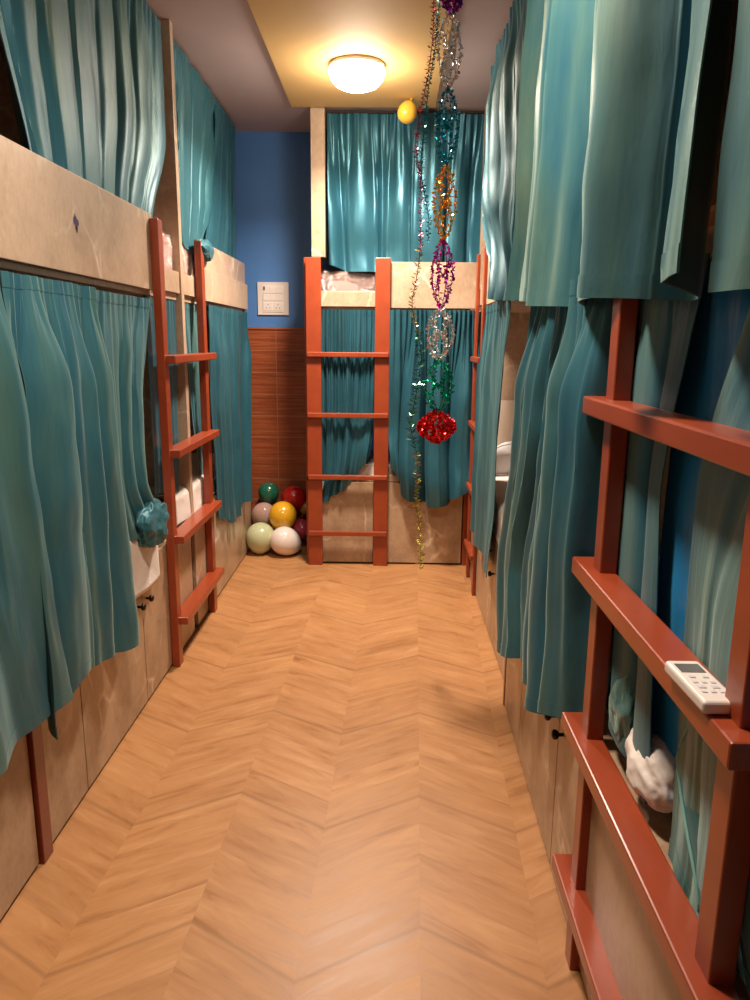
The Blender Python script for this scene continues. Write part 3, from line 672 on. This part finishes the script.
def bundle(fr, u, v, z, su, sv, sz, mat, label, seed):
    r = empty('wrapped_bedding', fr(u, v, z - sz), label, 'bedding', 'plastic-wrapped bedding on the upper berths')
    def shape(k, sc, am):
        bm = bmesh.new(); bmesh.ops.create_icosphere(bm, subdivisions=5, radius=1)
        for w_ in bm.verts:
            c = w_.co.copy(); e = .38
            q = Vector([math.copysign(abs(c[i]) ** e, c[i]) for i in range(3)]) * .9
            q *= 1 + am * noise.fractal(c * k + Vector((seed, 0, 0)), .8, 2.1, 4)
            w_.co = fr(u + q.x * su * sc, v + q.y * sv * sc, z + q.z * sz * sc)
        return bm
    obj('blanket', shape(2.2, .98, .10), mat, r, smooth=True)
    obj('plastic_wrap', shape(6.5, 1.03, .13), M_wrap, r, smooth=True)
bundle(FL, 3.33, .080, 1.79, .21, .085, .125, M_blanket, 'pink bedding wrapped in clear plastic on the upper berth, before the left divider', 3)
bundle(FL, 3.74, .085, 1.79, .17, .085, .125, M_blanket, 'pink bedding wrapped in clear plastic on the upper berth, past the left divider', 9)
bundle(FB, -.25, .16, 1.76, .23, .13, .12, M_blanket2, 'grey-brown bedding wrapped in shiny clear plastic on the end bunk\'s upper berth', 6)

# ---------------------------------------------------------------- remote control on the second rung
def remote():
    r = empty('remote_control', (0.432, 0.945, .981), 'white air conditioner remote control lying on a rung of the large ladder', 'remote control')
    r_ang = math.radians(2)
    fr = Frame(0.432, 0.945, (math.cos(r_ang + PI / 2), math.sin(r_ang + PI / 2)), (1, 0))
    o = obj('body', B(fr, -.065, .065, -.025, .025, .981, 1.000), M_white, r, bevel=.006); o.modifiers['bevel'].segments = 4
    obj('screen', B(fr, .022, .050, -.017, .017, .9995, 1.0008), M_grey, r, bevel=.0005)
    for (a, b, w_, h_) in ((.008, -.009, .006, .003), (.008, .009, .006, .003), (-.008, -.012, .005, .003), (-.008, 0, .005, .003), (-.008, .012, .005, .003), (-.022, -.009, .007, .004), (-.022, .009, .007, .004), (-.036, -.012, .005, .003), (-.036, 0, .005, .003), (-.036, .012, .005, .003)):
        obj('button', B(fr, a - h_, a + h_, b - w_ / 1.4, b + w_ / 1.4, .9995, 1.0012), M_button, r, bevel=.0005)
remote()

# ---------------------------------------------------------------- switch board
def switchboard():
    x0, x1, z0, z1 = -0.912, -0.697, 1.612, 1.832; y = Y1
    r = empty('switch_board', ((x0 + x1) / 2, y, (z0 + z1) / 2), 'square cream switch and socket board on the blue wall', 'switch')
    obj('plate', B(WORLD, x0, x1, y - .014, y - .0005, z0, z1), M_switch, r, bevel=.004)
    obj('module_frame', B(WORLD, x0 + .035, x1 - .035, y - .018, y - .0138, z0 + .02, z1 - .02), M_white, r, bevel=.001)
    w_ = (x1 - x0 - .08) / 3
    for zz in (z1 - .075, z1 - .125):
        for k in range(3):
            obj('switch', B(WORLD, x0 + .041 + k * w_, x0 + .038 + (k + 1) * w_, y - .022, y - .0175, zz, zz + .044), M_white, r, bevel=.001)
    dk = simple('socket hole', (.08, .06, .05), .6)
    for k in range(2):
        s = obj('socket', B(WORLD, x0 + .042 + k * w_ * 1.5, x0 + .038 + (k + 1) * w_ * 1.5, y - .021, y - .0175, z0 + .03, z0 + .085), M_white, r, bevel=.001)
        cx = x0 + .04 + (k + .5) * w_ * 1.5
        for (a, b) in ((0, .070), (-.012, .048), (.012, .048)):
            bm = tube(bmesh.new(), [(cx + a, y - .0205, z0 + b), (cx + a, y - .0216, z0 + b)], .0035, 10)
            obj('hole', bm, dk, s)
    obj('indicator', B(WORLD, x0 + .044, x0 + .054, y - .0235, y - .0215, z1 - .055, z1 - .03), M_dark, r)
switchboard()

# ---------------------------------------------------------------- balloons
def balloon(p, r, mat, label, tilt=(0, 0, 0), group='balloons in the corner by the tiled wall', stretch=1.12, name='balloon'):
    root = empty(name, p, label, 'balloon', group)
    from mathutils import Euler
    M = Matrix.Translation(p) @ Euler(tilt).to_matrix().to_4x4()
    prof = []
    for k in range(25):
        a = PI * k / 24 - PI / 2
        h = math.sin(a); rr = math.cos(a)
        if h < 0: hh = h * stretch * 1.10; rr = rr * (1 - .12 * (-h) ** 2)
        else: hh = h * 1.0
        prof.append((max(rr * r, 0 if k in (0, 24) else 1e-4), hh * r))
    prof[0] = (0, prof[0][1]); prof[-1] = (0, prof[-1][1])
    obj('skin', lathe(bmesh.new(), prof, M, 36), mat, root, smooth=True)
    zb = prof[0][1]
    kn = lathe(bmesh.new(), [(0, zb + .004), (.006, zb), (.004, zb - .005), (.010, zb - .014), (.0, zb - .012)], M, 14)
    obj('knot', kn, mat, root, smooth=True)
BG = [balloon_mat('balloon ' + n, c, a) for n, c, a in (('white', (.80, .70, .64), 0), ('pale green', (.52, .56, .34), .0), ('yellow', (.70, .38, .02), .0), ('clear pink', (.52, .34, .29), .25), ('green', (.01, .11, .065), 0), ('red', (.50, .015, .012), 0), ('magenta', (.45, .05, .09), 0), ('gold', (.42, .20, .05), 0))]
balloon((-.700, 4.86, .108), .098, BG[0], 'white balloon on the floor in front of the others', (.5, -.95, 0), stretch=1.25)
balloon((-.868, 4.90, .122), .100, BG[1], 'pale green balloon on the floor at the pile\'s left', (0, .12, 0))
balloon((-.722, 4.965, .262), .096, BG[2], 'yellow balloon in the middle of the pile', (.2, .1, 0))
balloon((-.872, 5.075, .238), .086, BG[3], 'clear pinkish balloon behind the pale green one', (0, 0, 0))
balloon((-.850, 5.17, .378), .074, BG[4], 'dark green balloon at the top left of the pile', (0, 0, 0))
balloon((-.668, 5.16, .345), .088, BG[5], 'red balloon at the top right of the pile', (0, .2, 0))
balloon((-.598, 5.03, .150), .070, BG[6], 'small magenta balloon between the white one and ladder', (0, .8, 0))
balloon((-.585, 5.17, .27), .045, BG[7], 'small brownish gold balloon beside the ladder', (0, .4, 0))
balloon((.083, 4.50, 2.690), .055, balloon_mat('small yellow balloon', (.85, .50, .06)), 'small yellow balloon floating at the ceiling beside the garland', (PI, .3, 0), group=None)

# ---------------------------------------------------------------- garlands
GY = 3.2
def flake(bm, p, a, b, l, w_):
    a = a.normalized(); b = (b - a * b.dot(a)); b = b.normalized() if b.length > 1e-5 else a.orthogonal().normalized()
    v = [bm.verts.new(p + a * l * i + b * w_ * j) for i, j in ((0, 0), (.5, -.5), (1, 0), (.5, .5))]
    bm.faces.new(v)
def rv(rng): return Vector((rng.gauss(0, 1), rng.gauss(0, 1), rng.gauss(0, 1)))
def lantern_segment(x0, z0, x1, z1, R, mat, seed, parent, label, strands=6, prof='lens', dens=1.0):
    """open foil lattice: bowed strands of small foil leaves crossing at mid height"""
    rng = random.Random(seed); bm = bmesh.new(); n = 24
    paths = []
    for k in range(strands):
        th = 2 * PI * k / strands + .3
        out = []; inn = []
        for i in range(n + 1):
            t = i / n; zc = z0 + (z1 - z0) * t; xc = x0 + (x1 - x0) * t
            ro = R * max(.10, math.sin(PI * t) ** (.62 if prof == 'lens' else .9))
            ri = R * .85 * abs(math.sin(2 * PI * t)) ** .9 if prof == 'lens' else R * .8 * (1 - abs(2 * t - 1) ** 2)
            out.append(Vector((xc + ro * math.cos(th), GY + ro * math.sin(th), zc)))
            inn.append(Vector((xc + ri * math.cos(th + .5), GY + ri * math.sin(th + .5), zc)))
        paths += [out, inn]
    for pts in paths:
        tube(bm, pts, .0014, 4)
        for i in range(n):
            t = (i + .5) / n
            dn = (dens if pts in paths[::2] else dens * .6) * (1.7 + 3.2 * math.exp(-((t - .5) / .13) ** 2))
            m = int(dn) + (rng.random() < dn % 1)
            for _ in range(m):
                p = pts[i].lerp(pts[i + 1], rng.random())
                flake(bm, p, rv(rng) + (p - Vector((x0, GY, p.z))).normalized() * .4, rv(rng), rng.uniform(.010, .020), rng.uniform(.007, .014))
    o = obj('foil_segment', bm, mat, parent)
    tag(o, label); return o
FM = {n: foil('foil ' + n, c) for n, c in (('purple', (.38, .03, .45)), ('silver', (.80, .76, .74)), ('blue', (.02, .33, .46)), ('gold', (.90, .48, .06)), ('magenta', (.62, .03, .42)), ('green', (.0, .36, .22)), ('red', (.75, .03, .03)), ('pink', (.65, .10, .18)), ('olive', (.42, .34, .08)), ('dkgreen', (.06, .20, .09)), ('lime', (.60, .58, .08)))}
gr = empty('foil_lantern_garland', (0.224, GY, CEIL - .002), 'long hanging garland of wide shiny foil segments, ending in a red one', 'garland')
# x and height at the top and foot of each segment, radius, colour
segs = [((0.224, 2.783), (0.226, 2.692), .036, 'purple'), ((0.222, 2.692), (0.219, 2.424), .045, 'silver'), ((0.219, 2.424), (0.219, 2.141), .042, 'blue'), ((0.219, 2.141), (0.219, 1.854), .044, 'gold'), ((0.219, 1.854), (0.214, 1.583), .044, 'magenta'), ((0.214, 1.583), (0.214, 1.369), .054, 'silver'), ((0.214, 1.369), (0.210, 1.153), .060, 'green'), ((0.208, 1.153), (0.208, 1.019), .078, 'red')]
for i, ((xa, za), (xb, zb), rad, cn) in enumerate(segs):
    lantern_segment(xa, za, xb, zb, rad, FM[cn], 100 + i, gr, cn + ' foil segment', strands=4 if cn != 'red' else 12, prof='lens' if cn != 'red' else 'x', dens=1.15 if cn != 'red' else 1.6)
def tinsel(path, cols, label, seed):
    gy = GY - .05
    root = empty('tinsel_garland', (path[0][0], gy, path[0][1]), label, 'garland', 'thin tinsel strands')
    rng = random.Random(seed)
    P3 = [Vector((x, gy + .015 * math.sin(z * 7), z)) for x, z in path]
    fine = []
    for a, b, c, d in zip([P3[0]] + P3[:-2], P3[:-1], P3[1:], P3[2:] + [P3[-1]]):
        for k in range(10):
            t = k / 10
            fine.append(.5 * ((2 * b) + (-a + c) * t + (2 * a - 5 * b + 4 * c - d) * t * t + (-a + 3 * b - 3 * c + d) * t ** 3))
    fine.append(P3[-1])
    for (z_hi, z_lo, cn, leaf) in cols:
        seg = [p for p in fine if z_lo - .008 <= p.z <= z_hi + .008]
        bm = bmesh.new(); tube(bm, seg, .0016, 5)
        ang = rng.uniform(0, 6)
        for a, b in zip(seg, seg[1:]):
            m = max(2, int((a - b).length / .0024))
            for k in range(m):
                ang += 1.1 + rng.uniform(-.4, .4)
                p = a.lerp(b, k / m)
                d = Vector((math.cos(ang), math.sin(ang), rng.uniform(-.1, 1.0)))
                flake(bm, p, d, rv(rng), leaf * rng.uniform(.5, 1.3), .0055)
        tag(obj('tinsel_length', bm, FM[cn], root), cn.replace('dkgreen', 'dark green') + ' tinsel length')
tinsel([(0.152, 2.78), (0.152, 2.611), (0.143, 2.507), (0.123, 2.383), (0.105, 2.294), (0.096, 2.196), (0.118, 2.059), (0.121, 1.931), (0.12, 1.808), (0.106, 1.691), (0.091, 1.592), (0.118, 1.472), (0.133, 1.378), (0.115, 1.225), (0.097, 1.089), (0.125, 0.96), (0.128, 0.78), (0.145, 0.628), (0.149, 0.453)],
       [(2.79, 1.80, 'pink', .017), (1.80, 1.47, 'olive', .022), (1.47, .97, 'dkgreen', .030), (.97, .62, 'olive', .022), (.62, .44, 'lime', .026)], 'thin tinsel strand, pink above and green-gold below, reaching nearly to the floor', 7)
tinsel([(0.179, 2.78), (0.167, 2.611), (0.158, 2.524), (0.141, 2.419), (0.132, 2.33), (0.126, 2.258), (0.117, 2.129), (0.135, 2.018), (0.153, 1.931), (0.151, 1.835)], [(2.79, 1.83, 'blue', .017)], 'short blue tinsel strand beside the foil segments, up to the ceiling', 8)
